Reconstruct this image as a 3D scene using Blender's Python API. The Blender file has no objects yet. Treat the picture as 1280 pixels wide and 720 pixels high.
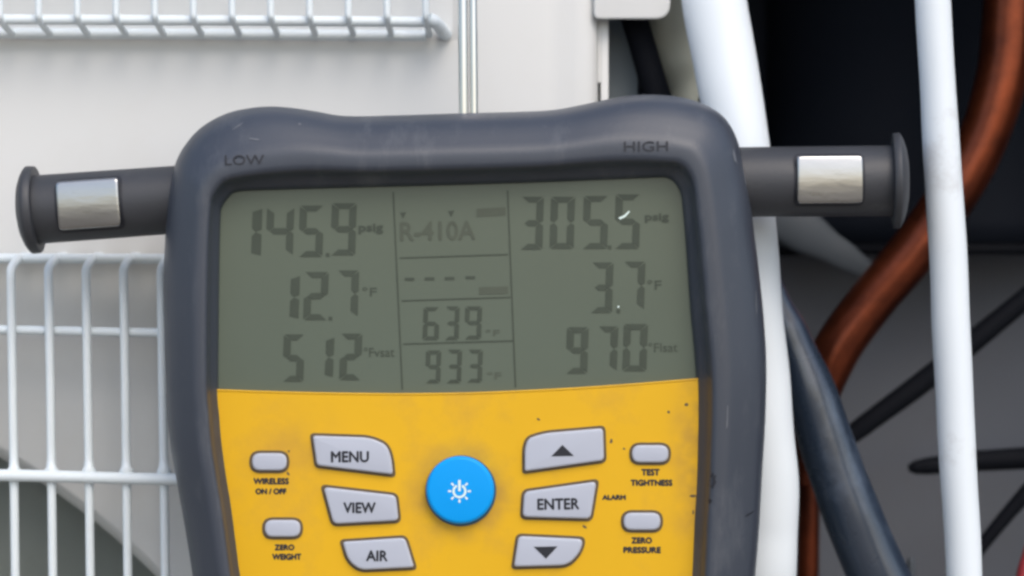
import bpy, bmesh, math, random
from mathutils import Vector, Matrix, noise
random.seed(7)
S = bpy.context.scene
COL = S.collection
R = math.radians

# ---------------------------------------------------------------- camera, sky, sun, exposure
CAMD = 0.6            # metres from the lens to the front of the gauge
PX = 0.00025          # one photo pixel at the gauge's face
cam_d = bpy.data.cameras.new('camera')
cam = bpy.data.objects.new('camera', cam_d); COL.objects.link(cam)
cam.location = (0, -CAMD, 0); cam.rotation_euler = (R(90), 0, 0)
cam_d.sensor_width = 36; cam_d.lens = 36 * CAMD / (1280 * PX)
cam_d.clip_start = 0.01; cam_d.clip_end = 2000
cam_d.dof.use_dof = True; cam_d.dof.focus_distance = CAMD - 0.002; cam_d.dof.aperture_fstop = 9.0
S.camera = cam

SUN_EL, SUN_AZ = 46, 22      # degrees; azimuth from the -Y direction (behind the camera)
w = bpy.data.worlds.new('World'); S.world = w; w.use_nodes = True
nt = w.node_tree; nt.nodes.clear()
sky = nt.nodes.new('ShaderNodeTexSky'); sky.sky_type = 'NISHITA'; sky.sun_disc = False
sky.sun_elevation = R(SUN_EL); sky.air_density = 1.0; sky.dust_density = 2.5
bg = nt.nodes.new('ShaderNodeBackground'); bg.inputs['Strength'].default_value = 0.14
wo = nt.nodes.new('ShaderNodeOutputWorld')
nt.links.new(sky.outputs[0], bg.inputs[0]); nt.links.new(bg.outputs[0], wo.inputs[0])
sd = bpy.data.lights.new('sun', 'SUN'); sd.energy = 0.7; sd.angle = R(35); sd.color = (1, .95, .88)
sun = bpy.data.objects.new('sun', sd); COL.objects.link(sun)
az = R(SUN_AZ)
sdir = Vector((math.sin(az) * math.cos(R(SUN_EL)), -math.cos(az) * math.cos(R(SUN_EL)), math.sin(R(SUN_EL))))
sun.rotation_euler = sdir.to_track_quat('Z', 'Y').to_euler()
sun.location = sdir * 5
sky.sun_rotation = math.atan2(sdir.x, sdir.y)
S.view_settings.view_transform = 'Standard'; S.view_settings.look = 'None'
S.view_settings.exposure = 0.56; S.view_settings.gamma = 1
S.cycles.use_denoising = True
S.cycles.filter_width = 2.8

# ---------------------------------------------------------------- helpers
def at(px, py, Y=0.0):
    k = PX * (CAMD + Y) / CAMD
    return Vector(((px - 640) * k, Y, (360 - py) * k))

def finish(name, bm, mat, parent=None, smooth=True, angle=40):
    bmesh.ops.recalc_face_normals(bm, faces=bm.faces[:])
    me = bpy.data.meshes.new(name); bm.to_mesh(me); bm.free()
    if mat: me.materials.append(mat)
    if smooth:
        for p in me.polygons: p.use_smooth = True
        me.set_sharp_from_angle(angle=R(angle))
    o = bpy.data.objects.new(name, me); COL.objects.link(o)
    if parent is not None:
        o.parent = parent
        o.matrix_parent_inverse = Matrix.Translation(parent.location).inverted() if parent.parent is None else Matrix()
    return o

def tag(o, label=None, cat=None, group=None, kind=None):
    if label: o['label'] = label
    if cat: o['category'] = cat
    if group: o['group'] = group
    if kind: o['kind'] = kind
    return o

def empty(name, loc):
    o = bpy.data.objects.new(name, None); o.location = loc; o.empty_display_size = .02
    COL.objects.link(o); return o

def sub(name, bm, mat, part, **kw):
    """a sub-part: built in world coordinates, parented to a part"""
    o = finish(name, bm, mat, None, **kw)
    o.parent = part
    o.matrix_parent_inverse = wmat(part).inverted()
    return o
def wmat(o):
    m = o.matrix_basis.copy() if False else Matrix.LocRotScale(o.location, o.rotation_euler, o.scale)
    if o.parent: return wmat(o.parent) @ o.matrix_parent_inverse @ m
    return m
def part(name, bm, mat, thing, **kw):
    return sub(name, bm, mat, thing, **kw)

def catmull(pts, n=8, closed=False):
    pts = [Vector(p) for p in pts]; out = []; L = len(pts)
    rng = range(L) if closed else range(L - 1)
    for i in rng:
        p0 = pts[(i - 1) % L] if closed or i > 0 else pts[0] * 2 - pts[1]
        p1 = pts[i]; p2 = pts[(i + 1) % L]
        p3 = pts[(i + 2) % L] if closed or i + 2 < L else pts[-1] * 2 - pts[-2]
        for k in range(n):
            t = k / n
            out.append(.5 * ((2 * p1) + (p2 - p0) * t + (2 * p0 - 5 * p1 + 4 * p2 - p3) * t * t + (3 * p1 - p0 - 3 * p2 + p3) * t ** 3))
    if not closed: out.append(pts[-1].copy())
    return out

def ringbridge(bm, rings, closed=True, cap0=False, cap1=False):
    vs = [[bm.verts.new(p) for p in r] for r in rings]
    n = len(rings[0])
    for a, b in zip(vs, vs[1:]):
        for i in range(n if closed else n - 1):
            j = (i + 1) % n
            bm.faces.new((a[i], a[j], b[j], b[i]))
    if cap0: bm.faces.new(vs[0][::-1])
    if cap1: bm.faces.new(vs[-1])
    return vs

def add_tube(bm, pts, radii, seg=20, flat=1.0, up=Vector((0, 1, 0)), caps=True):
    """sweep; flat squeezes the tube along `up`"""
    pts = [Vector(p) for p in pts]; rings = []
    for i, p in enumerate(pts):
        t = (pts[min(i + 1, len(pts) - 1)] - pts[max(i - 1, 0)]).normalized()
        u = up - t * up.dot(t)
        if u.length < 1e-4: u = Vector((0, 0, 1)) - t * t.z
        if u.length < 1e-4: u = Vector((1, 0, 0)) - t * t.x
        u.normalize(); v = t.cross(u)
        r = radii[i] if isinstance(radii, (list, tuple)) else radii
        rings.append([p + v * (r * math.cos(a)) + u * (r * flat * math.sin(a)) for a in [2 * math.pi * k / seg for k in range(seg)]])
    ringbridge(bm, rings, True, caps, caps)

def pxtube(path, seg=24, n=8, flat=1.0, bm=None):
    """path: (px, py, Y, radius_px) control points"""
    bm = bm or bmesh.new()
    ctrl = [at(a, b, Y) for a, b, Y, r in path]
    sm = catmull(ctrl, n)
    rr = [r * PX * (CAMD + Y) / CAMD for a, b, Y, r in path]
    rs = []
    for i in range(len(path) - 1):
        for k in range(n):
            t = k / n; t = t * t * (3 - 2 * t)
            rs.append(rr[i] * (1 - t) + rr[i + 1] * t)
    rs.append(rr[-1])
    add_tube(bm, sm, rs, seg, flat)
    return bm

def add_box(bm, x0, x1, y0, y1, z0, z1, bev=0):
    g = bmesh.ops.create_cube(bm, size=1)['verts']
    for v in g:
        v.co = Vector(((x0 + x1) / 2 + v.co.x * (x1 - x0), (y0 + y1) / 2 + v.co.y * (y1 - y0), (z0 + z1) / 2 + v.co.z * (z1 - z0)))
    if bev:
        es = list({e for v in g for e in v.link_edges})
        bmesh.ops.bevel(bm, geom=es, offset=bev, segments=3, affect='EDGES', profile=.5)

def roundpoly(pts, rads, n=6):
    """round the corners of a 2-D polygon; rads one number or one per corner"""
    out = []; L = len(pts)
    for i in range(L):
        p = Vector(pts[i]); a = Vector(pts[i - 1]); b = Vector(pts[(i + 1) % L])
        r = rads[i] if isinstance(rads, (list, tuple)) else rads
        da = (a - p); db = (b - p)
        r = min(r, da.length * .49, db.length * .49)
        s = p + da.normalized() * r; e = p + db.normalized() * r
        for k in range(n + 1):
            t = k / n
            out.append(s * (1 - t) ** 2 + p * 2 * t * (1 - t) + e * t * t)
    return out

def inset(poly, d):
    """move a closed 2-D outline (photo pixels) inwards"""
    L = len(poly); out = []
    area = sum(poly[i].x * poly[(i + 1) % L].y - poly[(i + 1) % L].x * poly[i].y for i in range(L))
    sg = 1 if area > 0 else -1
    for i in range(L):
        a = poly[i - 1]; b = poly[(i + 1) % L]
        t = (b - a)
        if t.length < 1e-9: out.append(poly[i].copy()); continue
        t.normalize(); out.append(poly[i] + Vector((-t.y, t.x)) * d * sg)
    return out

def inset_corners(pts, d):
    """offset the straight sides of a polygon inwards and meet them again at the corners"""
    P = [Vector(p[:2]) for p in pts]; L = len(P)
    area = sum(P[i].x * P[(i + 1) % L].y - P[(i + 1) % L].x * P[i].y for i in range(L)); sg = 1 if area > 0 else -1
    out = []
    for i in range(L):
        a, p, b = P[i - 1], P[i], P[(i + 1) % L]
        u = (p - a).normalized(); v = (b - p).normalized()
        n1 = Vector((-u.y, u.x)) * sg; n2 = Vector((-v.y, v.x)) * sg
        m = n1 + n2; out.append(p + m * (d * 2 / m.length_squared))
    return out

def slab(poly, yb, yf, bev=0.0, steps=3, bm=None):
    """closed pixel outline standing from depth yb to yf with a rounded front edge of `bev` pixels"""
    bm = bm or bmesh.new()
    poly = [Vector(p[:2]) for p in poly]
    rings = [[at(p.x, p.y, yb) for p in poly]]
    bm_m = bev * PX
    if bev:
        for k in range(steps + 1):
            a = k / steps * math.pi / 2
            q = inset(poly, bev * (1 - math.cos(a))) if k else poly
            y = yf + bm_m * (1 - math.sin(a))
            rings.append([at(p.x, p.y, y) for p in q])
    else:
        rings.append([at(p.x, p.y, yf) for p in poly])
    ringbridge(bm, rings, True, False, True)
    return bm

def textmesh(s, x0, y0, x1, y1, Y, bold=0.0, thick=.00012, rot=0.0):
    cu = bpy.data.curves.new('t', 'FONT'); cu.body = s; cu.size = 1
    cu.extrude = 0.02; cu.resolution_u = 3
    o = bpy.data.objects.new('t', cu); COL.objects.link(o)
    dg = bpy.context.evaluated_depsgraph_get()
    me = bpy.data.meshes.new_from_object(o.evaluated_get(dg))
    bpy.data.objects.remove(o); bpy.data.curves.remove(cu)
    bm = bmesh.new(); bm.from_mesh(me); bpy.data.meshes.remove(me)
    xs = [v.co.x for v in bm.verts]; ys = [v.co.y for v in bm.verts]
    X0, X1, Y0, Y1 = min(xs), max(xs), min(ys), max(ys)
    cx, cy = (x0 + x1) / 2, (y0 + y1) / 2
    for v in bm.verts:
        u = x0 + (v.co.x - X0) / (X1 - X0) * (x1 - x0) - cx
        t = y1 - (v.co.y - Y0) / (Y1 - Y0) * (y1 - y0) - cy
        c, s_ = math.cos(rot), math.sin(rot)
        front = v.co.z > 0
        v.co = at(cx + u * c + t * s_, cy - u * s_ + t * c, Y - (thick if front else 0))
    if bold > .015:                      # heavier strokes: copies set a hair aside, each a little prouder
        src = bm.copy()
        for n_, (du, dt) in enumerate(((1.3, 0), (.65, .7), (.65, -.7))):
            me = bpy.data.meshes.new('t'); src.to_mesh(me)
            me.transform(Matrix.Translation((du * PX, -.000006 * (n_ + 1), dt * PX)))
            bm.from_mesh(me); bpy.data.meshes.remove(me)
        src.free()
    return bm

# ---------------------------------------------------------------- materials
def mat(name, col, rough=.5, metal=0.0, spec=.5, var=0.0, vscale=40, bump=0.0, bscale=300, coat=0.0,
        dirt_or_sheen=None, dirt_sheen_amt=0.0, dscale=25, dlo=.55, dhi=.75, stretch=(1, 1, 1)):
    m = bpy.data.materials.new(name); m.use_nodes = True
    n = m.node_tree.nodes; l = m.node_tree.links; b = n['Principled BSDF']
    b.inputs['Base Color'].default_value = (*col, 1); b.inputs['Roughness'].default_value = rough
    b.inputs['Metallic'].default_value = metal; b.inputs['Specular IOR Level'].default_value = spec
    b.inputs['Coat Weight'].default_value = coat; b.inputs['Coat Roughness'].default_value = .12
    tc = n.new('ShaderNodeTexCoord'); mp = n.new('ShaderNodeMapping'); mp.inputs['Scale'].default_value = stretch
    l.new(tc.outputs['Object'], mp.inputs[0])
    src = None
    if var:
        nz = n.new('ShaderNodeTexNoise'); nz.inputs['Scale'].default_value = vscale; nz.inputs['Detail'].default_value = 5
        l.new(mp.outputs[0], nz.inputs['Vector'])
        mx = n.new('ShaderNodeMix'); mx.data_type = 'RGBA'
        mx.inputs[6].default_value = (*[c * (1 - var) for c in col], 1); mx.inputs[7].default_value = (*[min(1, c * (1 + var)) for c in col], 1)
        l.new(nz.outputs['Fac'], mx.inputs[0]); src = mx.outputs[2]
        mr = n.new('ShaderNodeMapRange'); mr.inputs[3].default_value = max(0, rough - .08); mr.inputs[4].default_value = min(1, rough + .08)
        l.new(nz.outputs['Fac'], mr.inputs[0]); l.new(mr.outputs[0], b.inputs['Roughness'])
    if dirt_or_sheen:
        nz = n.new('ShaderNodeTexNoise'); nz.inputs['Scale'].default_value = dscale; nz.inputs['Detail'].default_value = 8
        nz.inputs['Roughness'].default_value = .7; l.new(mp.outputs[0], nz.inputs['Vector'])
        rp = n.new('ShaderNodeMapRange'); rp.inputs[1].default_value = dlo; rp.inputs[2].default_value = dhi
        rp.inputs[3].default_value = 0; rp.inputs[4].default_value = dirt_sheen_amt
        l.new(nz.outputs['Fac'], rp.inputs[0])
        mx = n.new('ShaderNodeMix'); mx.data_type = 'RGBA'; mx.inputs[7].default_value = (*dirt_or_sheen, 1)
        if src: l.new(src, mx.inputs[6])
        else: mx.inputs[6].default_value = (*col, 1)
        l.new(rp.outputs[0], mx.inputs[0]); src = mx.outputs[2]
    if src: l.new(src, b.inputs['Base Color'])
    if bump:
        nz = n.new('ShaderNodeTexNoise'); nz.inputs['Scale'].default_value = bscale; nz.inputs['Detail'].default_value = 4
        l.new(mp.outputs[0], nz.inputs['Vector'])
        bp = n.new('ShaderNodeBump'); bp.inputs['Strength'].default_value = bump; bp.inputs['Distance'].default_value = .0004
        l.new(nz.outputs['Fac'], bp.inputs['Height']); l.new(bp.outputs[0], b.inputs['Normal'])
    return m

M = dict(
    rubber=mat('charcoal_rubber', (.043, .052, .071), .42, spec=.6, var=.15, vscale=22, bump=.10, bscale=900, dirt_or_sheen=(.15, .16, .175), dirt_sheen_amt=.55, dscale=38, dlo=.54, dhi=.78, stretch=(1.6, 1, .5)),
    arm=mat('charcoal_plastic', (.042, .045, .052), .5, var=.12, vscale=60, bump=.15, bscale=700, dirt_or_sheen=(.12, .12, .12), dirt_sheen_amt=.5, dscale=90, dlo=.6, dhi=.8),
    ink=mat('dark_print', (.014, .016, .024), .6, bump=.05),
    emboss=mat('dark_embossing', (.022, .024, .033), .6, bump=.05),
    lcd=mat('display_glass', (.106, .131, .100), .3, var=.14, vscale=11, coat=.25, spec=.3),  # broad tone variation paints faint reflections into the screen colour
    seg=mat('display_segment', (.058, .072, .054), .4, var=.12, vscale=150, spec=.3),
    seg2=mat('faint_display_segment', (.084, .098, .073), .4, var=.1, vscale=200, spec=.3),
    yellow=mat('yellow_overlay', (.76, .43, .009), .42, spec=.35, var=.08, vscale=14, bump=.08, bscale=500, dirt_or_sheen=(.46, .25, .06), dirt_sheen_amt=.5, dscale=26, dlo=.50, dhi=.78),
    bezel=mat('brown_key_outline', (.12, .085, .04), .6, var=.2, vscale=200),
    key=mat('pale_grey_key', (.47, .50, .58), .42, var=.05, vscale=60, bump=.05, dirt_or_sheen=(.3, .3, .3), dirt_sheen_amt=.4, dscale=150, dlo=.62, dhi=.8),
    blue=mat('blue_key', (.002, .34, .86), .42, var=.05, vscale=60, spec=.2),
    bluerim=mat('dark_blue_rim', (.01, .09, .14), .5, var=.1),
    icon_glare=mat('white_print_glare', (.75, .9, .85), .5, var=.02),  # printed symbol, and the painted glare spots on the screen
    chrome=mat('brushed_nickel', (.42, .42, .41), .24, 1.0, var=.08, vscale=60, bump=.22, bscale=70, dirt_or_sheen=(.24, .23, .20), dirt_sheen_amt=.5, dscale=60, dlo=.56, dhi=.66, stretch=(1, 1, 4)),
    rod=mat('polished_steel', (.62, .61, .60), .14, 1.0, var=.05, vscale=80),
    panel=mat('white_painted_sheet', (.70, .705, .69), .38, var=.03, vscale=5, bump=.06, bscale=120, dirt_or_sheen=(.60, .57, .51), dirt_sheen_amt=.35, dscale=6, dlo=.5, dhi=.75),
    wire=mat('white_coated_wire', (.76, .83, .86), .38, var=.05, vscale=60, bump=.08, bscale=200, dirt_or_sheen=(.55, .56, .54), dirt_sheen_amt=.4, dscale=60, dlo=.55, dhi=.8),
    fan=mat('grey_green_plastic', (.42, .46, .42), .5, var=.15, vscale=18, dirt_or_sheen=(.30, .33, .29), dirt_sheen_amt=.6, dscale=30),
    grey=mat('grey_sheet_metal', (.125, .138, .165), .6, var=.12, vscale=6, dirt_or_sheen=(.12, .122, .135), dirt_sheen_amt=.6, dscale=9, dlo=.45, dhi=.7),
    sidegrey=mat('slate_sheet_metal', (.17, .20, .215), .55, var=.1, vscale=12),
    dark=mat('black_insulation', (.0035, .006, .012), .8, spec=.2, var=.3, vscale=12, bump=.3, bscale=60),
    black=mat('black_cable', (.003, .004, .007), .75, spec=.15, var=.2, vscale=60, bump=.1),
    hose=mat('black_rubber_hose', (.026, .040, .064), .27, spec=1.0, var=.25, vscale=30, bump=.4, bscale=90, dirt_or_sheen=(.13, .17, .24), dirt_sheen_amt=.8, dscale=14, dlo=.48, dhi=.66),  # pale blue blotches paint the sky highlight into the hose colour
    copper=mat('tarnished_copper', (.30, .070, .028), .30, .85, var=.4, vscale=16, bump=.2, bscale=120, dirt_or_sheen=(.05, .015, .010), dirt_sheen_amt=.95, dscale=12, dlo=.34, dhi=.62),
    white=mat('white_hose', (.78, .84, .88), .45, var=.02, vscale=20, bump=.08, bscale=90, dirt_or_sheen=(.5, .5, .5), dirt_sheen_amt=.6, dscale=24, dlo=.60, dhi=.74),
    beige=mat('grey_beige_foam', (.42, .43, .36), .75, var=.25, vscale=25, bump=.5, bscale=70),
    pale=mat('pale_bracket_paint', (.060, .072, .085), .6, var=.2, vscale=30),
    red=mat('red_cable', (.35, .04, .05), .4, var=.1),
    wear=mat('worn_rubber', (.13, .14, .16), .5, var=.2, vscale=200),
    ground=mat('dry_ground', (.24, .21, .17), .9, var=.3, vscale=3, bump=.6, bscale=30, dirt_or_sheen=(.12, .13, .08), dirt_sheen_amt=.8, dscale=.8),
)

# ---------------------------------------------------------------- ground
GZ = -0.62
bm = bmesh.new()
nr = [0, .5, 1, 2, 4, 8, 16, 40, 100, 300, 900]; prev = None
rings = [[Vector((r * math.cos(a), r * math.sin(a), GZ + (.01 * noise.noise(Vector((r * math.cos(a), r * math.sin(a), 0)) * .8) if 1 < r < 50 else 0)))
          for a in [2 * math.pi * k / 48 for k in range(48)]] for r in nr[1:]]
ringbridge(bm, rings, True, True)
tag(finish('ground', bm, M['ground']), kind='structure')

# ---------------------------------------------------------------- the outdoor unit
PF = 0.062                          # depth of the front sheet
ZB = at(0, 2420, PF).z; ZT = at(0, -260, PF).z
XL = at(-1490, 0, PF).x; XR = at(1720, 0, PF).x
DEPTH = PF + .30
ac = empty('air_conditioner', ((XL + XR) / 2, PF, ZB))
tag(ac, 'white painted outdoor air conditioner with wire fan grilles and an opened pipe compartment', 'air conditioner')

def rect_ring(x0, y0, x1, y1, Y, cx, cy, angs):
    """points where rays from (cx, cy) meet a rectangle, corners included through angs"""
    out = []
    for a in angs:
        dx, dy = math.cos(a), math.sin(a); t = 1e9
        if dx > 1e-9: t = min(t, (x1 - cx) / dx)
        if dx < -1e-9: t = min(t, (x0 - cx) / dx)
        if dy > 1e-9: t = min(t, (y1 - cy) / dy)
        if dy < -1e-9: t = min(t, (y0 - cy) / dy)
        p = at(cx + dx * t, cy + dy * t, PF); out.append(Vector((p.x, Y, p.z)))
    return out
RC = PF + .004                      # depth of the stamped recess behind a grille
HC = (-470, 1382); HR = 938
bm = bmesh.new()
x0, y0, x1, y1 = -1430, 345, 566, 2345
corner = [math.atan2(y - HC[1], x - HC[0]) for x in (x0, x1) for y in (y0, y1)]
angs = sorted([2 * math.pi * k / 160 - math.pi for k in range(160)] + corner)
def circ(r, Y):
    return [Vector((at(HC[0] + r * math.cos(a), HC[1] + r * math.sin(a), PF).x, Y, at(HC[0] + r * math.cos(a), HC[1] + r * math.sin(a), PF).z)) for a in angs]
outer = [Vector(((v.x), PF, v.z)) for v in rect_ring(x0 - 18, y0 - 16, x1 + 18, y1 + 16, PF, HC[0], HC[1], angs)]
rings = [outer, rect_ring(x0, y0, x1, y1, RC, HC[0], HC[1], angs), circ(HR + 10, RC), circ(HR + 5, RC + .0012), circ(HR - 6, RC + .006), circ(HR - 12, RC + .010), circ(HR - 14, RC + .035)]
ringbridge(bm, rings, True)
def quadpx(bm, x0, y0, x1, y1, ya, yb=None):
    ps = [at(x0, y0, PF), at(x1, y0, PF), at(x1, y1, PF), at(x0, y1, PF)]
    vs = [bm.verts.new((p.x, ya, p.z)) for p in ps]; bm.faces.new(vs)
# upper grille field stands a little proud, its ledge shaped to give a shadow band
RU = PF - .0018
ux0, uy0, ux1, uy1 = -1430, -225, 566, 39
for (a, b, c, d, Y) in ((ux0, uy0, ux1, uy1, RC),): quadpx(bm, a, b, c, d, RU)
def frame(bm, inner, outer, yi, yo):
    def r(q, Y): return [Vector((at(x, y, PF).x, Y, at(x, y, PF).z)) for x, y in ((q[0], q[1]), (q[2], q[1]), (q[2], q[3]), (q[0], q[3]))]
    ringbridge(bm, [r(inner, yi), r(outer, yo)], True)
frame(bm, (ux0, uy0, ux1, uy1), (ux0 - 18, uy0 - 16, ux1 + 18, uy1 + 12), RU, PF)
oL, oR = -1448, 584
quadpx(bm, oL, 51, oR, 329, PF)
quadpx(bm, -1490, -260, oL, 2420, PF)
quadpx(bm, oL, -260, oR, -241, PF)
quadpx(bm, oL, 2361, oR, 2420, PF)
# right-hand strip that rolls round the cabinet's corner
prof = [(584, PF), (676, PF), (684, PF + .0006), (700, PF + .0010), (716, PF + .0006), (728, PF + .0008), (738, PF + .0016), (745, PF + .0032), (748, PF + .0055), (748.5, PF + .05)]
rings = [[Vector((at(x, 0, PF).x, Y, zz)) for x, Y in prof] for zz in (ZT, ZB)]
ringbridge(bm, rings, False)
front = part('front_panel', bm, M['panel'], ac, angle=50)
bmesh_ = None

# flange strip just right of the front sheet, with its slit
bm = bmesh.new()
def boxpx(bm, x0, y0, x1, y1, ya, yb, bev=0, ref=PF):
    a = at(x0, y1, ref); b = at(x1, y0, ref); add_box(bm, a.x, b.x, ya, yb, a.z, b.z, bev)
boxpx(bm, 748.7, -255, 752, 100, PF + .0068, PF + .012)
boxpx(bm, 752, -255, 762, 2400, PF + .007, PF + .0125, .0004)
part('corner_flange', bm, M['panel'], ac)
bm = bmesh.new()
pl = roundpoly([(742, -240), (838, -240), (838, 24), (742, 24)], [8, 8, 20, 8], 6)
slab(pl, PF + .0065, PF - .0006, 3, 4, bm)
part('service_cover', bm, M['panel'], ac)
# cabinet shell
bm = bmesh.new(); add_box(bm, XL - .003, XR + .003, PF - .004, DEPTH + .004, ZT, ZT + .012, .002)
part('roof_panel', bm, M['panel'], ac)
bm = bmesh.new(); add_box(bm, XL, XR, PF + .002, DEPTH, ZB - .012, ZB, .002)
for k in (0.06, .68):
    add_box(bm, XL + k, XL + k + .05, PF + .01, DEPTH - .01, GZ - .002, ZB - .012)
part('base_pan', bm, M['panel'], ac)
bm = bmesh.new(); add_box(bm, XL, XR, DEPTH - .002, DEPTH, ZB, ZT)
part('back_panel', bm, M['grey'], ac, smooth=False)
for nm, x, m_ in (('side_panel', XL, 'panel'), ('side_panel', XR - .002, 'grey')):
    bm = bmesh.new(); add_box(bm, x, x + .002, PF + .0005, DEPTH - .002, ZB, ZT)
    part(nm, bm, M[m_], ac, smooth=False)
# partition between the fan and the pipes
bm = bmesh.new(); boxpx(bm, 750, -258, 762, 2410, PF + .0128, DEPTH - .002)
part('partition', bm, M['sidegrey'], ac, smooth=False)
# slate liner seen through the gap right of the front sheet
bm = bmesh.new(); boxpx(bm, 762.5, -255, 803, 420, PF + .027, PF + .029)
part('liner', bm, M['sidegrey'], ac, smooth=False)
# compartment back sheet
bm = bmesh.new(); boxpx(bm, 763, -255, 1715, 2410, PF + .165, PF + .168)
part('inner_panel', bm, M['grey'], ac, smooth=False)

# fan behind the round opening
FY = RC + .030
fc = Vector((at(*HC, PF).x, FY, at(*HC, PF).z)); pr = PX * (CAMD + PF) / CAMD
bm = bmesh.new()
add_tube(bm, [fc + Vector((0, -.012, 0)), fc + Vector((0, -.01, 0)), fc + Vector((0, .05, 0))], [.030, .036, .036], 32)
hub = part('fan_hub', bm, M['fan'], ac)
for b0 in (18, 108, 198, 288):
    bm = bmesh.new(); rows = []
    for i in range(13):
        r = (110 + (905 - 110) * i / 12) * pr; row = []
        for j in range(13):
            a = R(b0 + 74 * j / 12 - 6 * math.sin(i / 12 * 2)); row.append(fc + Vector((r * math.cos(a), .028 * (1 - j / 12) - .0, r * math.sin(a))))
        rows.append(row)
    ringbridge(bm, rows, False)
    g = bmesh.ops.solidify(bm, geom=bm.faces[:], thickness=.0015)
    part('fan_blade', bm, M['fan'], ac)
bm = bmesh.new(); boxpx(bm, -1480, 300, 740, 2410, PF + .14, PF + .142)
part('coil_sheet', bm, M['dark'], ac, smooth=False)

# wire grilles
WY = RC - .024                      # depth of the wires' front run
def wire(partobj, pts, r, n=6, seg=10, smoothpath=True):
    bm = bmesh.new(); P = catmull(pts, n) if smoothpath else pts
    add_tube(bm, P, r, seg); return sub('wire', bm, M['wire'], partobj)
wr = 5.6 * PX * (CAMD + WY) / CAMD
def slx(x, y): return x + (y - 330) * .013
# lower grille
bm = bmesh.new(); p = at(slx(107, 2080), 2080, WY); add_tube(bm, [at(-330, 2342, WY), at(575, 2346, WY)], wr * 1.2, 10)
gl = part('fan_grille', bm, M['wire'], ac); gl['label'] = 'lower wire grille over the fan opening'
xs = [14 + 46.9 * k for k in range(-6, 12)]
for k, x in enumerate(xs):
    j = random.uniform(-1.0, 1.0)
    a = at(x + j, 2080, WY); 
    pts = [at(slx(x, 2340), 2340, WY), at(slx(x, 1300), 1300, WY), at(slx(x, 700), 700, WY), at(slx(x, 615), 615, WY), at(slx(x, 597), 597, WY), at(slx(x, 588), 588, WY - .0006), at(slx(x, 574), 574, WY), at(slx(x, 480) + j * .4, 480, WY), at(x, 370, WY), at(x - .3, 345, WY),
           at(x + .5, 335, WY + .0015)]
    top = at(x, 330, WY)
    pts += [Vector((top.x + .0004, WY + .006, top.z + .0012)), Vector((top.x + .0006, WY + .012, top.z + .0026)), Vector((top.x + .0006, RC - .002, top.z + .0030))]
    rr = [wr] * len(pts); rr[4] = wr * 1.3; rr[5] = wr * 1.65
    rad = []
    for i in range(len(rr) - 1): rad += [rr[i] + (rr[i + 1] - rr[i]) * q / 4 for q in range(4)]
    wire(gl, pts, rad + [rr[-1]], 4)
hx0, hx1 = -330, 553
def hwire(y_l, y_r, Y, r):
    wire(gl, [at(hx0, y_l - 4, Y), at(0, y_l, Y), at(210, y_r, Y), at(hx1, y_r + 6, Y)], r, 6)
hwire(412, 416, WY + .0024, wr * 1.02)
hwire(594, 599, WY - .0020, wr * 1.35)
hwire(900, 906, WY + .0024, wr); hwire(1180, 1186, WY - .002, wr * 1.3); hwire(1480, 1486, WY + .0024, wr); hwire(1780, 1786, WY - .002, wr * 1.3); hwire(2070, 2076, WY + .0024, wr)
zt = at(0, 330, WY).z + .0022
wire(gl, [Vector((at(hx0, 0, PF).x, WY + .0095, zt)), Vector((at(200, 0, PF).x, WY + .0095, zt - .0003)), Vector((at(hx1, 0, PF).x, WY + .0095, zt - .0006))], wr * 1.15, 6)
# upper grille
bm = bmesh.new(); add_tube(bm, [at(-330, -205, WY), at(545, -205, WY)], wr * 1.2, 10)
gu = part('coil_grille', bm, M['wire'], ac); gu['label'] = 'upper wire grille that ends beside the steel hook'
xs = [48 + 48.4 * k for k in range(-7, 11)]
for k, x in enumerate(xs):
    j = random.uniform(-.8, .8)
    z1 = at(0, 22, WY).z
    X = at(x, 0, WY).x
    pts = [Vector((X, WY, at(0, -205, WY).z)), Vector((X, WY, at(0, -90, WY).z)), Vector((X, WY, z1 + .004)), Vector((X + .0001, WY + .0004, z1)),
           Vector((X + .0004, WY + .005, z1 - .0020)), Vector((X + .0005, WY + .010, z1 - .0030)), Vector((X + .0005, RU - .0005, z1 - .0034))]
    wire(gu, pts, wr * .78, 4)
zb = at(0, 25, WY).z
def hw2(dz, Y, r=1.1, e=0):
    wire(gu, [Vector((at(-330, 0, WY).x, Y, zb + dz + .0006)), Vector((at(200, 0, WY).x, Y, zb + dz)), Vector((at(530 if Y > WY + .01 else 538, 0, WY).x, Y, zb + dz - .0006))], wr * r, 6)
hw2(.0004, WY + .0034, 1.2); hw2(-.0026, RU - .0024, 1.25); hw2(.030, WY + .0024)

wire(gu, [at(536, 24, WY + .003), at(543, 27, WY + .004), at(550, 34, WY + .009), at(555, 41, RU - .002), at(557, 43, RU + .001)], wr * 1.5, 5)

# ---------------------------------------------------------------- things inside the open compartment
bm = bmesh.new()
cx = at(1170, 0, .20).x; zb_ = at(0, 305, .2).z
prof = [(0, zb_), (.066, zb_), (.070, zb_ + .004), (.0705, zb_ + .010), (.069, zb_ + .012), (.069, zb_ + .14), (.06, zb_ + .18), (.03, zb_ + .2), (.004, zb_ + .203)]
rings = [[Vector((cx + r * math.cos(a), .225 - .0 + r * math.sin(a) * .75, z)) for a in [2 * math.pi * k / 48 for k in range(48)]] for r, z in prof[1:]]
ringbridge(bm, rings, True, True, True)
comp = tag(finish('compressor', bm, M['dark']), 'black jacketed compressor in the dark upper part of the open compartment', 'compressor')
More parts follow.
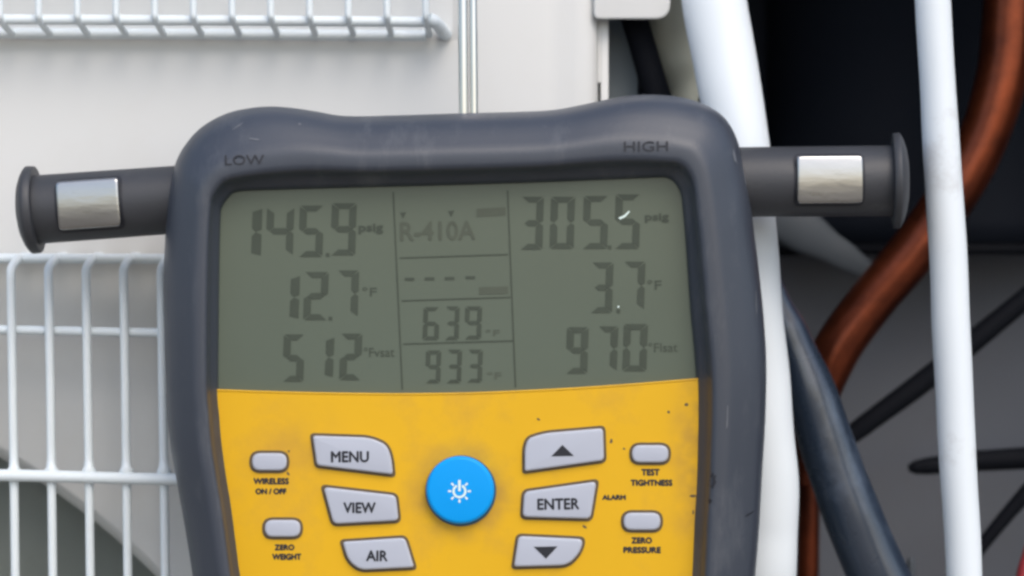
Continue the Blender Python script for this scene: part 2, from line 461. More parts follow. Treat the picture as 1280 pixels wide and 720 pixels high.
# rim of its base
bm = bmesh.new()
rings = []
for r, z in ((.071, zb_ - .001), (.077, zb_ - .001), (.0785, zb_ - .003), (.077, zb_ - .005), (.071, zb_ - .005)):
    rings.append([Vector((cx + r * math.cos(a), .225 + r * math.sin(a) * .75, z)) for a in [2 * math.pi * k / 48 for k in range(48)]])
rings.append(rings[0]); ringbridge(bm, rings, True)
part('base_rim', bm, M['black'], comp)
# black jacket filling the top left of the compartment
bm = bmesh.new()
boxpx(bm, 900, -250, 1330, 286, .218, .226, .002, .22)
tag(finish('insulation_mat', bm, M['dark']), 'flat black insulation mat hanging behind the compressor', 'insulation')

bm = bmesh.new()
for path in ([(940, 250, .165, 30), (1000, 286, .165, 28), (1045, 314, .166, 19), (1095, 345, .168, 11)],):
    pxtube(path, 20, 8, .35, bm)
tag(finish('mounting_bracket', bm, M['pale']), 'blurred pale grey bracket below the right chrome plate of the gauge', 'bracket')

# main copper line
bm = pxtube([(1266, -190, .13, 32), (1264, -60, .13, 32), (1260, 20, .13, 32), (1252, 95, .13, 32), (1228, 175, .13, 31), (1190, 245, .13, 31), (1138, 318, .13, 31), (1088, 378, .13, 30),
             (1044, 440, .13, 30), (1018, 510, .132, 27), (1006, 600, .138, 20)], 28, 8)
tag(finish('copper_pipe', bm, M['copper']), 'thick tarnished copper pipe bending from top right down behind the black hose', 'pipe')
bm = pxtube([(1010, 480, .165, 14), (1011, 600, .165, 14), (1010, 720, .165, 14), (1008, 900, .165, 14)], 20, 6)
tag(finish('copper_pipe', bm, M['copper']), 'slim upright copper pipe at the bottom beside the thick white hose', 'pipe')
bm = pxtube([(930, 290, .085, 18), (968, 372, .085, 18), (987, 420, .085, 25), (1016, 500, .085, 33), (1042, 580, .085, 35), (1072, 660, .085, 37), (1108, 740, .085, 38), (1170, 860, .085, 38), (1260, 1010, .09, 38)], 28, 8)
tag(finish('black_hose', bm, M['hose']), 'thick black hose slanting down to the bottom between both white hoses', 'hose')

def cable(path, label, m='black', flat=1.0):
    return tag(finish('cable', pxtube(path, 14, 6, flat), M[m]), label, 'cable')
cable([(1064, 544, .15, 12), (1085, 528, .15, 13), (1150, 480, .15, 14), (1215, 428, .15, 14), (1290, 366, .15, 13), (1380, 290, .15, 13)], 'black cable rising to the right edge, upper one behind the slim white hose')
cable([(1136, 585, .16, 5), (1146, 584, .16, 9), (1165, 582, .16, 11), (1210, 577, .16, 13), (1290, 572, .16, 14), (1400, 562, .16, 14)], 'level black cable with a tapered end, middle one at the right edge')
cable([(1205, 722, .15, 7), (1222, 690, .15, 8), (1250, 654, .15, 9), (1290, 608, .15, 10), (1350, 540, .15, 10)], 'short steep black cable in the bottom right corner')
cable([(1300, 650, .12, 8), (1288, 690, .12, 9), (1280, 722, .12, 10), (1270, 790, .12, 10)], 'red cable just touching the bottom right corner', 'red')
bm = pxtube([(1139, 698, .12, 3), (1139, 702, .12, 5), (1139, 740, .12, 5), (1139, 820, .12, 5)], 12, 4)
tag(finish('metal_pin', bm, M['pale']), 'small grey upright pin at the bottom edge beside the black hose', 'pin')

# left part of the compartment, above the gauge
bm = pxtube([(770, -120, .079, 17), (785, -10, .079, 17), (804, 60, .079, 17), (824, 128, .079, 17), (858, 240, .079, 17)], 20, 8)
tag(finish('cable', bm, M['black']), 'black slanting cable in the gap above the gauge', 'cable')
bm = pxtube([(846, -180, .098, 46), (846, -40, .098, 44), (845, 20, .098, 40), (849, 75, .098, 28), (855, 125, .098, 16), (860, 220, .098, 13)], 28, 8)
for v in bm.verts:
    v.co += Vector((1, .5, .3)) * noise.noise(v.co * 60) * .003
tag(finish('pipe_insulation', bm, M['beige']), 'grey beige foam sleeve tapering down in the gap above the gauge', 'insulation')
# dark liner behind the gap
bm = bmesh.new(); boxpx(bm, 800, -250, 900, 420, .214, .217, 0, .21)
tag(finish('insulation_mat', bm, M['dark'], smooth=False), 'narrow black insulation mat behind the foam sleeve', 'insulation')

# white hoses
bm = pxtube([(886, -190, .064, 41), (889, -80, .062, 41), (893, 0, .058, 41), (908, 90, .054, 40), (924, 180, .050, 38), (934, 280, .047, 36), (942, 370, .046, 35), (951, 460, .046, 35), (958, 540, .046, 34),
             (963, 605, .047, 36), (962, 660, .048, 36), (957, 730, .050, 38), (950, 860, .062, 41), (946, 1100, .07, 41)], 32, 8, .8)
for v in bm.verts:
    v.co += Vector((1, 1, 0)) * noise.noise(v.co * 45) * .0005
tag(finish('white_hose', bm, M['white']), 'thick white hose running behind the right side of the gauge', 'hose')
bm = pxtube([(1164, -190, .030, 21.5), (1165, -60, .030, 21.5), (1166, 0, .030, 22), (1171, 90, .030, 22), (1177, 190, .030, 23), (1184, 300, .030, 23.5), (1189, 420, .030, 24), (1195, 540, .030, 23.5),
             (1201, 640, .030, 22.5), (1206, 740, .030, 22), (1214, 900, .033, 22), (1222, 1150, .05, 22)], 28, 8)
for v in bm.verts:
    v.co += Vector((1, 1, 0)) * noise.noise(v.co * 40 + Vector((5, 5, 5))) * .0004
tag(finish('white_hose', bm, M['white']), 'slim white hose right of the gauge, in front of the copper pipe', 'hose')

# ---------------------------------------------------------------- the gauge
gauge = empty('manifold_gauge', at(600, 975, .02))
tag(gauge, 'charcoal and yellow digital manifold gauge hanging from a steel hook', 'gauge')
OUT = [(206, 440), (204.5, 380), (205, 330), (208, 275), (213, 232), (223, 195), (247, 163), (280, 143), (313, 135), (340, 133), (367, 135), (397, 139.5), (433, 145), (500, 144), (560, 142), (640, 140), (690, 137.5),
       (725, 131.5), (755, 125), (790, 119), (825, 118.5), (858, 123), (888, 134), (908, 150), (922, 176), (930, 212), (938, 255), (944, 300), (950, 350), (955, 400), (958, 455), (957, 520), (953, 590), (949, 660),
       (944, 720), (935, 800), (922, 880), (895, 945), (840, 985), (740, 1000), (600, 1003), (460, 1000), (350, 985), (295, 945), (266, 870), (252, 790), (241, 720), (231, 658), (222, 608), (212, 549), (208, 495)]
INN = [(273, 487), (273.5, 400), (274.5, 320), (276, 268), (278, 258), (288, 244), (298, 239.5), (320, 238), (440, 234.5), (560, 231.5), (700, 227), (820, 222), (834, 222.5), (844, 229), (851, 242), (853, 256), (857, 300), (863, 385), (868, 440),
       (871, 490), (870.5, 560), (869, 610), (866.5, 650), (863.5, 720), (858, 790), (845, 850), (800, 905), (700, 925), (600, 928), (500, 925), (400, 905), (345, 860), (316, 790), (302, 722), (296.5, 682), (290, 632), (284, 595), (278.5, 555), (275.5, 520)]
def dense(poly, n, step=1.0):
    return [Vector((p.x, p.y)) for p in catmull([(x, y, 0) for x, y in poly], n, True)]
GC = Vector((580, 560))
def polar(poly, angs):
    """radius of a star-shaped outline at each angle"""
    a = sorted(((math.atan2(p.y - GC.y, p.x - GC.x), (p - GC).length) for p in poly))
    a = [(a[-1][0] - 2 * math.pi, a[-1][1])] + a + [(a[0][0] + 2 * math.pi, a[0][1])]
    out = []; j = 0
    for t in angs:
        while j + 1 < len(a) - 1 and a[j + 1][0] < t: j += 1
        (a0, r0), (a1, r1) = a[j], a[j + 1]
        # straight-line intersection keeps edges straight
        f = (t - a0) / max(1e-9, a1 - a0)
        p0 = Vector((math.cos(a0), math.sin(a0))) * r0; p1 = Vector((math.cos(a1), math.sin(a1))) * r1
        d = Vector((math.cos(t), math.sin(t))); e = p1 - p0
        den = d.x * e.y - d.y * e.x
        r = (p0.x * e.y - p0.y * e.x) / den if abs(den) > 1e-9 else r0 * (1 - f) + r1 * f
        out.append(GC + d * r)
    return out
dout = dense(OUT, 8); dinn = [Vector(p) for p in INN]
dinn2 = dense(INN, 4)
NA = 720
ANG = [2 * math.pi * k / NA - math.pi for k in range(NA)]
PO = polar(dout, ANG); PI_ = polar(dinn2, ANG)
# matching by angle stretches the corners: good enough once the rings are close
def lerpring(t, Y, shrink=0.0):
    out = []
    for o, i in zip(PO, PI_):
        p = o.lerp(i, t); q = at(p.x, p.y, Y)
        out.append(q)
    return out
front_ring = lerpring(0, .012)
c0 = sum(front_ring, Vector()) / NA
def backring(Y, k):
    return [Vector((c0.x + (v.x - c0.x) * k, Y, c0.z + (v.z - c0.z) * k)) for v in front_ring]
prof = [(0.0, .012), (.015, .0062), (.045, .0020), (.09, -.0008), (.16, -.0030), (.25, -.0048), (.34, -.0062), (.43, -.0076), (.49, -.0085), (.54, -.0090), (.60, -.0092), (.70, -.0092), (.755, -.0090),
        (.79, -.0080), (.825, -.0058), (.86, -.0040), (.93, -.0024), (.975, -.0012), (1.0, .0004), (1.0, .003)]
rings = [backring(.046, .86), backring(.044, .93), backring(.038, .965), backring(.026, .985)] + [lerpring(t, Y) for t, Y in prof]
bm = bmesh.new(); ringbridge(bm, rings, True, True, False)
boot = part('rubber_boot', bm, M['rubber'], gauge, angle=70)
for s, b in (('LOW', (281, 193.5, 330, 206)), ('HIGH', (780, 176.5, 835, 189))):
    sub('lettering', textmesh(s, *b, -.00915, .004, .0003, R(.5)), M['emboss'], boot, smooth=False)
# scuffs on the boot
def blob(cx, cy, rx, ry, rot, Y, n=14, jit=.25):
    out = []
    for k in range(n):
        a = 2 * math.pi * k / n; r = 1 + random.uniform(-jit, jit)
        x, y = rx * r * math.cos(a), ry * r * math.sin(a)
        out.append(Vector((cx + x * math.cos(rot) - y * math.sin(rot), cy + x * math.sin(rot) + y * math.cos(rot))))
    return out

from mathutils.bvhtree import BVHTree
bt = bmesh.new(); bt.from_mesh(boot.data); bt.transform(wmat(boot)); tree = BVHTree.FromBMesh(bt); bt.free()
def scuff(cx, cy, rx, ry, rot, m='ink', nm='scuff'):
    bm = bmesh.new(); P = blob(cx, cy, rx, ry, rot, 0, 16, .35)
    def proj(p):
        q = at(p.x, p.y, 0); h = tree.ray_cast(Vector((q.x, -.05, q.z)), Vector((0, 1, 0)))
        return (h[0] if h[0] else q) - Vector((0, .00015, 0))
    c = bm.verts.new(proj(Vector((cx, cy)))); vs = [bm.verts.new(proj(p)) for p in P]
    for i in range(len(vs)): bm.faces.new((c, vs[i], vs[(i + 1) % len(vs)]))
    sub(nm, bm, M[m], boot)
scuff(887, 598, 4.2, 9, .1); scuff(936, 641, 7, 1.3, -.35); scuff(884, 622, 2, 3, 0)
for a in ((918, 196, 2.0, 9, -.25), (934, 222, 1.4, 11, -.15), (376, 156, 2, 1.6, 0), (322, 176, 9, 1.0, .1), (945, 380, 1.1, 14, 0), (948, 300, 1.0, 10, -.1), (300, 158, 7, .9, -.6), (232, 640, 1.0, 12, -.2), (905, 520, .8, 16, .05)): scuff(*a, m='wear', nm='worn_patch')

# screen
LY = .0009
bm = bmesh.new()
lcd_poly = [p for p in dinn2]
lp = [Vector((min(max(p.x, 268), 876), p.y)) for p in inset(dinn2, -3) if p.y < 535]
lp.sort(key=lambda p: math.atan2(p.y - 400, p.x - 570))
slab(lp, LY + .004, LY, 0, bm=bm)
screen = part('screen', bm, M['lcd'], gauge, smooth=False)
SEG = {'0': 'abcdef', '1': 'bc', '2': 'abged', '3': 'abcdg', '4': 'bcfg', '5': 'acdfg', '6': 'acdefg', '7': 'abc', '9': 'abcdfg'}
def digit(ch, x0, y0, x1, y1, t=9.0, sl=2.0, m='seg'):
    bm = bmesh.new(); w_, h = x1 - x0, y1 - y0; g = .35; hh = h / 2
    def poly(pts):
        vs = []
        for x, y in pts:
            X = x0 + x - sl * (y / h) + sl / 2
            vs.append(at(X, y0 + y, LY - .00018))
        f = bm.faces.new([bm.verts.new(v) for v in vs])
    ht = t / 2
    if ch == '1':
        poly([(0, 4), (w_, 0), (w_, hh - ht * .6 - g), (w_ * .4, hh - g), (0, hh - ht - g)])
        poly([(w_ * .4, hh + g), (w_, hh + ht * .6 + g), (w_, h), (0, h - 3), (0, hh + ht + g)])
    else:
        s = SEG[ch]
        if 'a' in s: poly([(g + 1, 0), (w_ - g - 1, 0), (w_ - t - g, t * .8), (t + g, t * .8)])
        if 'd' in s: poly([(g + 1, h), (w_ - g - 1, h), (w_ - t - g, h - t * .8), (t + g, h - t * .8)])
        if 'g' in s: poly([(ht + g, hh), (t + g, hh - ht * .85), (w_ - t - g, hh - ht * .85), (w_ - ht - g, hh), (w_ - t - g, hh + ht * .85), (t + g, hh + ht * .85)])
        if 'f' in s: poly([(0, g + 1), (t, t * .8 + g), (t, hh - ht - g), (ht, hh - g), (0, hh - ht * .6 - g)])
        if 'e' in s: poly([(0, h - g - 1), (t, h - t * .8 - g), (t, hh + ht + g), (ht, hh + g), (0, hh + ht * .6 + g)])
        if 'b' in s: poly([(w_, g + 1), (w_ - t, t * .8 + g), (w_ - t, hh - ht - g), (w_ - ht, hh - g), (w_, hh - ht * .6 - g)])
        if 'c' in s: poly([(w_, h - g - 1), (w_ - t, h - t * .8 - g), (w_ - t, hh + ht + g), (w_ - ht, hh + g), (w_, hh + ht * .6 + g)])
    for v in bm.verts[:]: pass
    sub('digit', bm, M[m], screen, smooth=False)
for ch, x0, y0, x1, y1 in (('1', 315, 261, 327, 319), ('4', 333, 259, 367, 319), ('5', 374, 257, 404, 321), ('9', 414, 254, 445, 319),
                           ('1', 363, 345, 374, 398), ('2', 380, 340, 410, 400), ('7', 421, 338, 448, 396),
                           ('5', 354, 418, 380, 477), ('1', 407, 422, 417, 471), ('2', 425, 417, 452, 475),
                           ('3', 651, 246, 679, 312), ('0', 688, 246, 718, 311), ('5', 729, 245, 760, 311), ('5', 769, 243, 800, 311),
                           ('3', 739, 328, 766, 391), ('7', 779, 327, 806, 387),
                           ('9', 708, 409, 735, 467), ('7', 747, 408, 772, 464), ('0', 779, 405, 809, 464)):
    digit(ch, x0, y0, x1, y1)
for ch, x0, y0, x1, y1 in (('6', 529, 384, 549, 425), ('3', 556, 383, 574, 425), ('9', 581, 383, 602, 424), ('9', 532, 438, 551, 479), ('3', 558, 437, 577, 479), ('3', 584, 437, 603, 478)):
    digit(ch, x0, y0, x1, y1, 5.6, 1.5)
def flat(name, pts, Y, m, par):
    bm = bmesh.new(); bm.faces.new([bm.verts.new(at(p[0], p[1], Y)) for p in pts]); return sub(name, bm, M[m], par, smooth=False)
def rectp(cx, cy, w_, h): return [(cx - w_ / 2, cy - h / 2), (cx + w_ / 2, cy - h / 2), (cx + w_ / 2, cy + h / 2), (cx - w_ / 2, cy + h / 2)]
DY = LY - .00018
for x, y in ((409.5, 318.5), (413, 398), (762, 309), (773, 389)): flat('decimal_point', rectp(x, y, 4.5, 4.5), DY, 'seg', screen)
for x, y in ((512, 349), (537, 348.5), (562, 348), (588, 347)): flat('dash', rectp(x, y, 12, 3.6), DY, 'seg', screen)
for x, y in ((504, 269), (564, 267)): flat('marker', [(x - 4, y - 3), (x + 4, y - 4), (x, y + 4)], DY, 'seg', screen)
def line(x0, y0, x1, y1, t, m='seg'):
    d = Vector((x1 - x0, y1 - y0)).normalized(); n_ = Vector((-d.y, d.x)) * t / 2
    flat('printed_line', [(x0 + n_.x, y0 + n_.y), (x1 + n_.x, y1 + n_.y), (x1 - n_.x, y1 - n_.y), (x0 - n_.x, y0 - n_.y)], DY, m, screen)
line(491.5, 240, 503, 487, 1.8); line(634.5, 238, 644.5, 484, 1.8)
line(500, 322.5, 635, 318, 1.6); line(502, 376, 638, 371.5, 1.6); line(504, 430, 641, 426, 1.6)
def lcdtext(s, b, m='seg', bold=.0):
    sub('lettering', textmesh(s, *b, DY + .00001, bold, .00001, R(1)), M[m], screen, smooth=False)
lcdtext('R-410A', (500, 277, 593, 300), 'seg2', .02)
lcdtext('psig', (448, 280, 478, 292), 'seg', .02); lcdtext('psig', (806, 267, 835, 278), 'seg', .02)
lcdtext('°F', (453, 359, 471, 370)); lcdtext('°F', (809, 350, 827, 362))
lcdtext('°Fvsat', (455, 434, 493, 446), 'seg', .0); lcdtext('°Flsat', (811, 428, 847, 440), 'seg', .0)
lcdtext('°F', (607, 412, 625, 420), 'seg2'); lcdtext('°F', (609, 465, 627, 474), 'seg2')
flat('display_bar', [(596, 261), (632, 259), (632, 269), (596, 271)], DY, 'seg2', screen)
flat('display_bar', [(599, 359), (635, 358), (635, 367), (599, 368)], DY, 'seg2', screen)
# white glare spots painted on the display
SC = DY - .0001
flat('painted_glare', [(773, 272), (780, 269), (786, 263.5), (787.5, 264.5), (782, 271), (775, 274.5)], SC, 'icon_glare', screen)
flat('painted_glare', rectp(773, 383.5, 2.2, 2.2), SC, 'icon_glare', screen)

# yellow faceplate
YF = -.0010
top = catmull([(x, y, 0) for x, y in ((270, 487), (340, 489.5), (430, 491.5), (520, 492), (600, 490.5), (700, 486), (790, 480), (874, 473))], 6)
low = [p for p in inset(dinn2, -2)]
lower = [p for p in low if p.y > 489]
lower = [p for p in lower if not (p.x > 860 and p.y < 474)]
lower.sort(key=lambda p: math.atan2(p.y - 600, p.x - 570))           # right side round the bottom to the left side
right = [p for p in lower]
ri = [p for p in low if p.x > 570 and p.y > 476]; ri.sort(key=lambda p: math.atan2(p.y - 480, p.x - 570))
le = [p for p in low if p.x <= 570 and p.y > 492]; le.sort(key=lambda p: math.atan2(p.y - 480, p.x - 570))
poly = [Vector((p.x, p.y)) for p in top] + [p for p in ri if p.y > 477] + le
bm = slab(poly, LY + .002, YF, 0)
ym = M['yellow']; n_ = ym.node_tree.nodes; l_ = ym.node_tree.links      # finger grime worn in round the power key and towards the right edge
b_ = n_['Principled BSDF']; old = b_.inputs['Base Color'].links[0].from_socket
tc_ = n_.new('ShaderNodeTexCoord')
def grime(center, sx, sz, r0, r1, amt, seed):
    global old
    mp_ = n_.new('ShaderNodeMapping'); mp_.vector_type = 'POINT'
    mp_.inputs['Location'].default_value = (-center.x * sx, -center.y * 0, -center.z * sz); mp_.inputs['Scale'].default_value = (sx, 0, sz)
    l_.new(tc_.outputs['Object'], mp_.inputs[0])
    ln = n_.new('ShaderNodeVectorMath'); ln.operation = 'LENGTH'; l_.new(mp_.outputs[0], ln.inputs[0])
    mr = n_.new('ShaderNodeMapRange'); mr.inputs[1].default_value = r0; mr.inputs[2].default_value = r1; mr.inputs[3].default_value = amt; mr.inputs[4].default_value = 0
    mr.interpolation_type = 'SMOOTHSTEP'; l_.new(ln.outputs['Value'], mr.inputs[0])
    nz = n_.new('ShaderNodeTexNoise'); nz.inputs['Scale'].default_value = seed; nz.inputs['Detail'].default_value = 6; l_.new(tc_.outputs['Object'], nz.inputs['Vector'])
    r2 = n_.new('ShaderNodeMapRange'); r2.inputs[1].default_value = .3; r2.inputs[2].default_value = .7; l_.new(nz.outputs['Fac'], r2.inputs[0])
    mu = n_.new('ShaderNodeMath'); mu.operation = 'MULTIPLY'; l_.new(mr.outputs[0], mu.inputs[0]); l_.new(r2.outputs[0], mu.inputs[1])
    mx = n_.new('ShaderNodeMix'); mx.data_type = 'RGBA'; mx.inputs[7].default_value = (.36, .20, .06, 1)
    l_.new(mu.outputs[0], mx.inputs[0]); l_.new(old, mx.inputs[6]); old = mx.outputs[2]
    l_.new(old, b_.inputs['Base Color'])
grime(at(575, 615, 0), 1, 1, .0105, .0185, .6, 130)
grime(at(872, 570, 0), 1.6, .5, .002, .020, .6, 160)
grime(at(372, 560, 0), 1, 1, .002, .022, .3, 110)
face = part('faceplate', bm, M['yellow'], gauge, smooth=False)
# raised lip along the faceplate's top edge
bm = bmesh.new()
add_tube(bm, [at(p.x, p.y + .6, YF) for p in top], .0003, 8)
sub('edge_lip', bm, M['yellow'], face)
def key(poly_px, label_=None, rads=6, name='button', m='key', raise_=.0021, bev=3.0):
    def out(d):
        rr = [max(1.2, (q if isinstance(rads, list) else rads) - d * .6) for q in (rads if isinstance(rads, list) else [rads] * len(poly_px))]
        return roundpoly(inset_corners(poly_px, d), rr, 5)
    bm = bmesh.new(); rings = [[at(p.x, p.y, YF + .0005) for p in out(2.4)]]
    for i in range(5):
        t = i / 4 * math.pi / 2
        rings.append([at(p.x, p.y, YF - raise_ + bev * PX * .8 * (1 - math.sin(t))) for p in out(2.4 + bev * (1 - math.cos(t)))])
    ringbridge(bm, rings, True, False, True)
    k = part(name, bm, M[m], gauge, angle=60)
    if label_: k['label'] = label_
    sub('button_outline', slab(out(-.9), YF + .0004, YF - .0003, 0), M['bezel'], k, smooth=False)
    return k
KY = YF - .0021
k = key([(388, 542), (463, 544.5), (485, 554), (491.5, 571), (494, 596), (394, 584)], 'pale MENU button', [6, 12, 14, 12, 6, 6])
sub('lettering', textmesh('MENU', 413.5, 564.5, 460, 577.5, KY, .022, .00008, R(.3)), M['ink'], k, smooth=False)
k = key([(401, 606), (497, 617), (501, 653), (415, 657.5)], 'pale VIEW button', 8)
sub('lettering', textmesh('VIEW', 429, 628.5, 468.5, 641, KY, .022, .00008, R(0)), M['ink'], k, smooth=False)
k = key([(425, 675), (508, 669.5), (521, 711.5), (449, 715), (433, 702)], 'pale AIR button', [6, 8, 6, 12, 14])
sub('lettering', textmesh('AIR', 457.5, 688.5, 483.5, 701, KY, .022, .00008, R(-.5)), M['ink'], k, smooth=False)
k = key([(653.5, 592), (653.5, 560), (658, 546), (680, 539), (756, 532.5), (757.5, 577.5)], 'pale button with an upward arrow', [5, 12, 10, 14, 7, 7])
flat('arrow', [(689, 570.5), (703, 556), (717.5, 570)], KY - .00008, 'ink', k)
k = key([(653, 612.5), (748.5, 599), (740, 651), (650.5, 648.5)], 'pale ENTER button', 8)
sub('lettering', textmesh('ENTER', 671.5, 623.5, 723, 636.5, KY, .022, .00008, R(1)), M['ink'], k, smooth=False)
k = key([(646, 667.5), (732, 671.5), (728, 690), (712, 709), (639.5, 711)], 'pale button with a downward arrow', [7, 9, 18, 14, 6])
flat('arrow', [(667, 683.5), (697, 683), (682.5, 698.5)], KY - .00008, 'ink', k)
for x0, y0, x1, y1, lb in ((312.5, 564, 361, 590.5, 'small oval button above WIRELESS ON/OFF'), (328.5, 647.5, 378, 673.5, 'small oval button above ZERO WEIGHT'),
                           (787.5, 554, 838, 580.5, 'small oval button above TEST TIGHTNESS'), (777, 638.5, 828, 665, 'small oval button above ZERO PRESSURE')):
    key([(x0, y0), (x1, y0), (x1, y1), (x0, y1)], lb, 17, raise_=.0016)
def fl(s, b): sub('lettering', textmesh(s, *b, YF - .00002, .02, .00008, 0), M['ink'], face, smooth=False)
fl('WIRELESS', (316.5, 598, 360, 605)); fl('ON / OFF', (319, 611, 357, 617.5)); fl('ZERO', (343, 681, 367, 687.5)); fl('WEIGHT', (340, 692.5, 375.5, 699.5))
fl('TEST', (801.5, 586.5, 823.5, 594)); fl('TIGHTNESS', (788, 600, 839.5, 607)); fl('ALARM', (752.5, 619, 781, 624.5)); fl('ZERO', (789, 672, 814, 679)); fl('PRESSURE', (779, 684, 825, 691))
# power button
def circle(cx, cy, r, n=48): return [Vector((cx + r * math.cos(2 * math.pi * k / n), cy + r * math.sin(2 * math.pi * k / n))) for k in range(n)]
pb = part('power_button', slab(circle(575.3, 612.5, 42.6), YF + .001, YF - .0040, 5, 5), M['blue'], gauge); pb['label'] = 'round bright blue power button'
sub('button_outline', slab(circle(576, 613.6, 44.3), YF + .0004, YF - .0006, 0), M['bluerim'], pb, smooth=False)
bm = bmesh.new(); IY = YF - .0040 - .00008; ic = (574.3, 614.0)
def seg_(a0, a1, r0, r1, n=24):
    pr_ = None
    for k in range(n + 1):
        a = R(a0 + (a1 - a0) * k / n)
        q = [bm.verts.new(at(ic[0] + r * math.cos(a), ic[1] - r * math.sin(a), IY)) for r in (r0, r1)]
        if pr_: bm.faces.new((pr_[0], pr_[1], q[1], q[0]))
        pr_ = q
seg_(115, 425, 6.0, 8.8)
for k in range(8):
    if k == 2: continue
    a = k * 45; 
    seg_(a - 5.5, a + 5.5, 10.0, 14.2, 2)
bm.faces.new([bm.verts.new(at(x, y, IY)) for x, y in ((ic[0] - 1.6, ic[1] - 14), (ic[0] + 1.6, ic[1] - 14), (ic[0] + 1.6, ic[1]), (ic[0] - 1.6, ic[1]))])
sub('power_symbol', bm, M['icon_glare'], pb, smooth=False)
for (x, y, rx, ry, rot) in ((858, 505.5, 2.4, 2.0, 0), (836, 515, 1.8, 1.8, .4), (731, 658.5, 3.2, 1.6, .6), (673, 524, 2.2, 1.2, .5), (764, 551, 1.6, 3.2, .1), (866, 620, 3.6, 1.6, 0), (361, 564, 1.4, 1.6, 0), (360, 592, 1.5, 2.5, -.5),
                            (780, 561, 1.6, 1.2, 0), (866.5, 640, 1.2, 3.0, 0)):
    flat('dirt_speck', blob(x, y, rx, ry, rot, 0), YF - .0001, 'bezel', face)

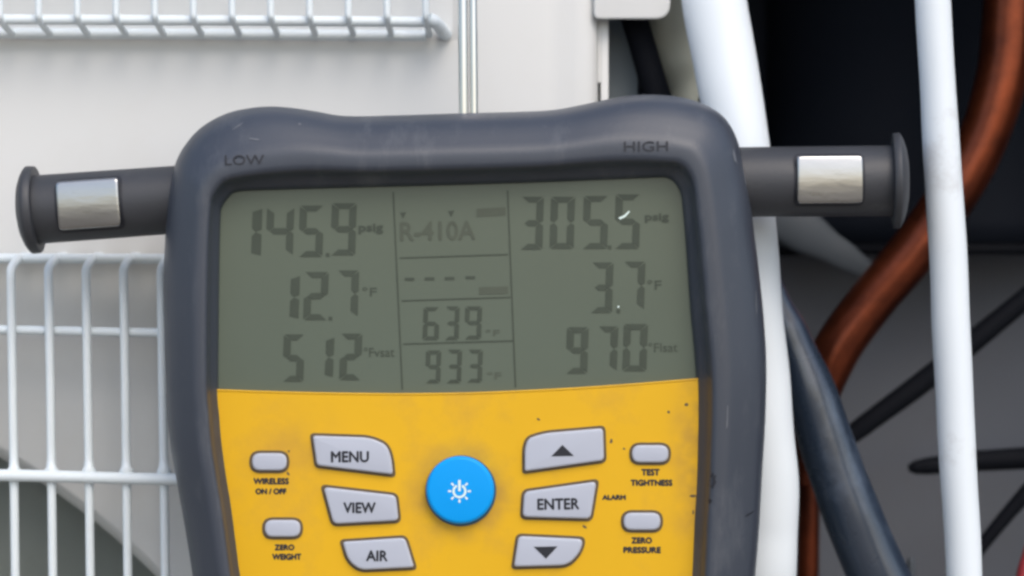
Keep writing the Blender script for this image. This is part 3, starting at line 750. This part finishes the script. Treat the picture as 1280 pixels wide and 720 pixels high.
# side arms: lathed bars with a flared end and a nickel plate
def lathe_axis(p0, p1, prof, seg=48):
    """prof: (distance along the axis, radius)"""
    ax = (p1 - p0).normalized(); u = Vector((0, 1, 0)); v = ax.cross(u).normalized()
    return [[p0 + ax * d + (u * math.sin(a) + v * math.cos(a)) * r for a in [2 * math.pi * k / seg for k in range(seg)]] for d, r in prof]
AY = .020; ka = PX * (CAMD + AY) / CAMD
def arm(inner, end, rad, flange_r, plate, capdepth, lab, yaw=0.0):
    p1 = at(*inner, AY); p0 = at(*end, AY)
    L = (p1 - p0).length
    bm = bmesh.new(); ringbridge(bm, lathe_axis(p0, p1, [(0, rad * ka), (L * .5, rad * ka * .995), (L + .008, rad * ka * .985)]), True, True, True)
    a = part('side_handle', bm, M['arm'], gauge); a['label'] = lab
    cd = capdepth * ka; f = flange_r * ka
    ax = (p1 - p0).normalized()
    q0 = p0 - ax * cd
    # flared end cap with a domed outer face, turned a little about the upright axis
    prof = [(0.0002, f * .12), (cd * .10, f * .45), (cd * .22, f * .68), (cd * .40, f * .86), (cd * .55, f * .96), (cd * .64, f * .995), (cd * .72, f), (cd * 1.02, f * .99), (cd * 1.06, f * .975), (cd * 1.07, f * .93), (cd * 1.08, rad * ka * .98)]
    rg = lathe_axis(q0, p1, prof)
    piv = p0.copy(); rot = Matrix.Rotation(yaw, 3, 'Z')
    rg = [[piv + rot @ (v - piv) for v in r] for r in rg]
    bm = bmesh.new(); ringbridge(bm, rg, True, True, False)
    sub('end_cap', bm, M['arm'], a, angle=60)
    # plate: curved patch following the bar
    x0, x1, h = plate; 
    d = (p1 - p0).normalized(); v = Vector((-d.z, 0, d.x)) if d.x > 0 else Vector((d.z, 0, -d.x))
    sg = 1 if d.x > 0 else -1
    def patch(grow, lift, thick, bev, m, nm):
        bm = bmesh.new()
        w2 = (x1 - x0) / 2 + grow; h2 = h / 2 + grow
        P = roundpoly([(-w2, -h2), (w2, -h2), (w2, h2), (-w2, h2)], 6 + grow, 5)
        # subdivide straight edges so that the patch follows the curve
        Q = []
        for i in range(len(P)):
            a_, b_ = P[i], P[(i + 1) % len(P)]; nn = max(1, int((b_ - a_).length / 4))
            Q += [a_.lerp(b_, k / nn) for k in range(nn)]
        xc = at((x0 + x1) / 2, 0, AY).x
        base = p0 + d * ((xc - p0.x) / d.x)
        def onbar(q, r):
            s = max(-.95, min(.95, q.y / rad)); th = math.asin(s)
            if nm == 'metal_plate' and r >= rad * ka: return base + d * (q.x * ka * sg) + v * (-q.y * ka) + Vector((0, -r * (.80 + .20 * math.cos(th)), 0))
            return base + d * (q.x * ka * sg) * 1.0 + v * (-math.sin(th) * r) + Vector((0, -math.cos(th) * r, 0))
        R0 = rad * ka
        rings = [[onbar(q, R0 - .001) for q in Q]]
        if bev:
            for k in range(4):
                t = k / 3 * math.pi / 2
                q_ = inset(Q, bev * (1 - math.cos(t))) if k else Q
                rings.append([onbar(q, R0 + lift - min(bev * ka, lift) * (1 - math.sin(t))) for q in q_])
        else:
            rings.append([onbar(q, R0 + lift) for q in Q])
        last = inset(Q, bev) if bev else Q
        for s_ in (.97, .85, .6, .3, .05):
            rings.append([onbar(Vector((q.x * s_, q.y * s_)), R0 + lift) for q in last])
        ringbridge(bm, rings, True, False, True)
        return sub(nm, bm, M[m], a, angle=50)
    patch(2.6, .00012, 0, 0, 'ink', 'plate_seat')
    patch(0, .0011, 0, 3.0, 'chrome', 'metal_plate')
    return a
arm((214, 250), (46, 262), 43.0, 55, (81, 159, 60), 24, 'left side handle with a nickel plate', R(3))
arm((930, 227.5), (1117, 226), 44.2, 60, (989, 1071, 59), 20, 'right side handle with a nickel plate', R(-8))

# steel hook, doubled so the gap draws the dark streak of a reflection
HYd = .018
hz = at(0, 146, HYd).z; topz = ZT + .012 + .004
bm = bmesh.new()
for dx, rr in ((579.5, 6.2), (592.3, 5.2)):
    X = at(dx, 146, HYd).x; Xt = at(dx - 3.5, 0, HYd).x
    pts = [Vector((X, HYd, hz - .012)), Vector((X, HYd, hz)), Vector(((X + Xt) / 2, HYd, (hz + ZT) / 2)), Vector((Xt, HYd, ZT - .01)), Vector((Xt, HYd + .003, topz)), Vector((Xt, HYd + .02, topz + .006)), Vector((Xt, PF + .02, topz + .003)), Vector((Xt, PF + .08, topz + .0005))]
    add_tube(bm, catmull(pts, 8), rr * PX * (CAMD + HYd) / CAMD, 20)
part('hanging_hook', bm, M['rod'], gauge)
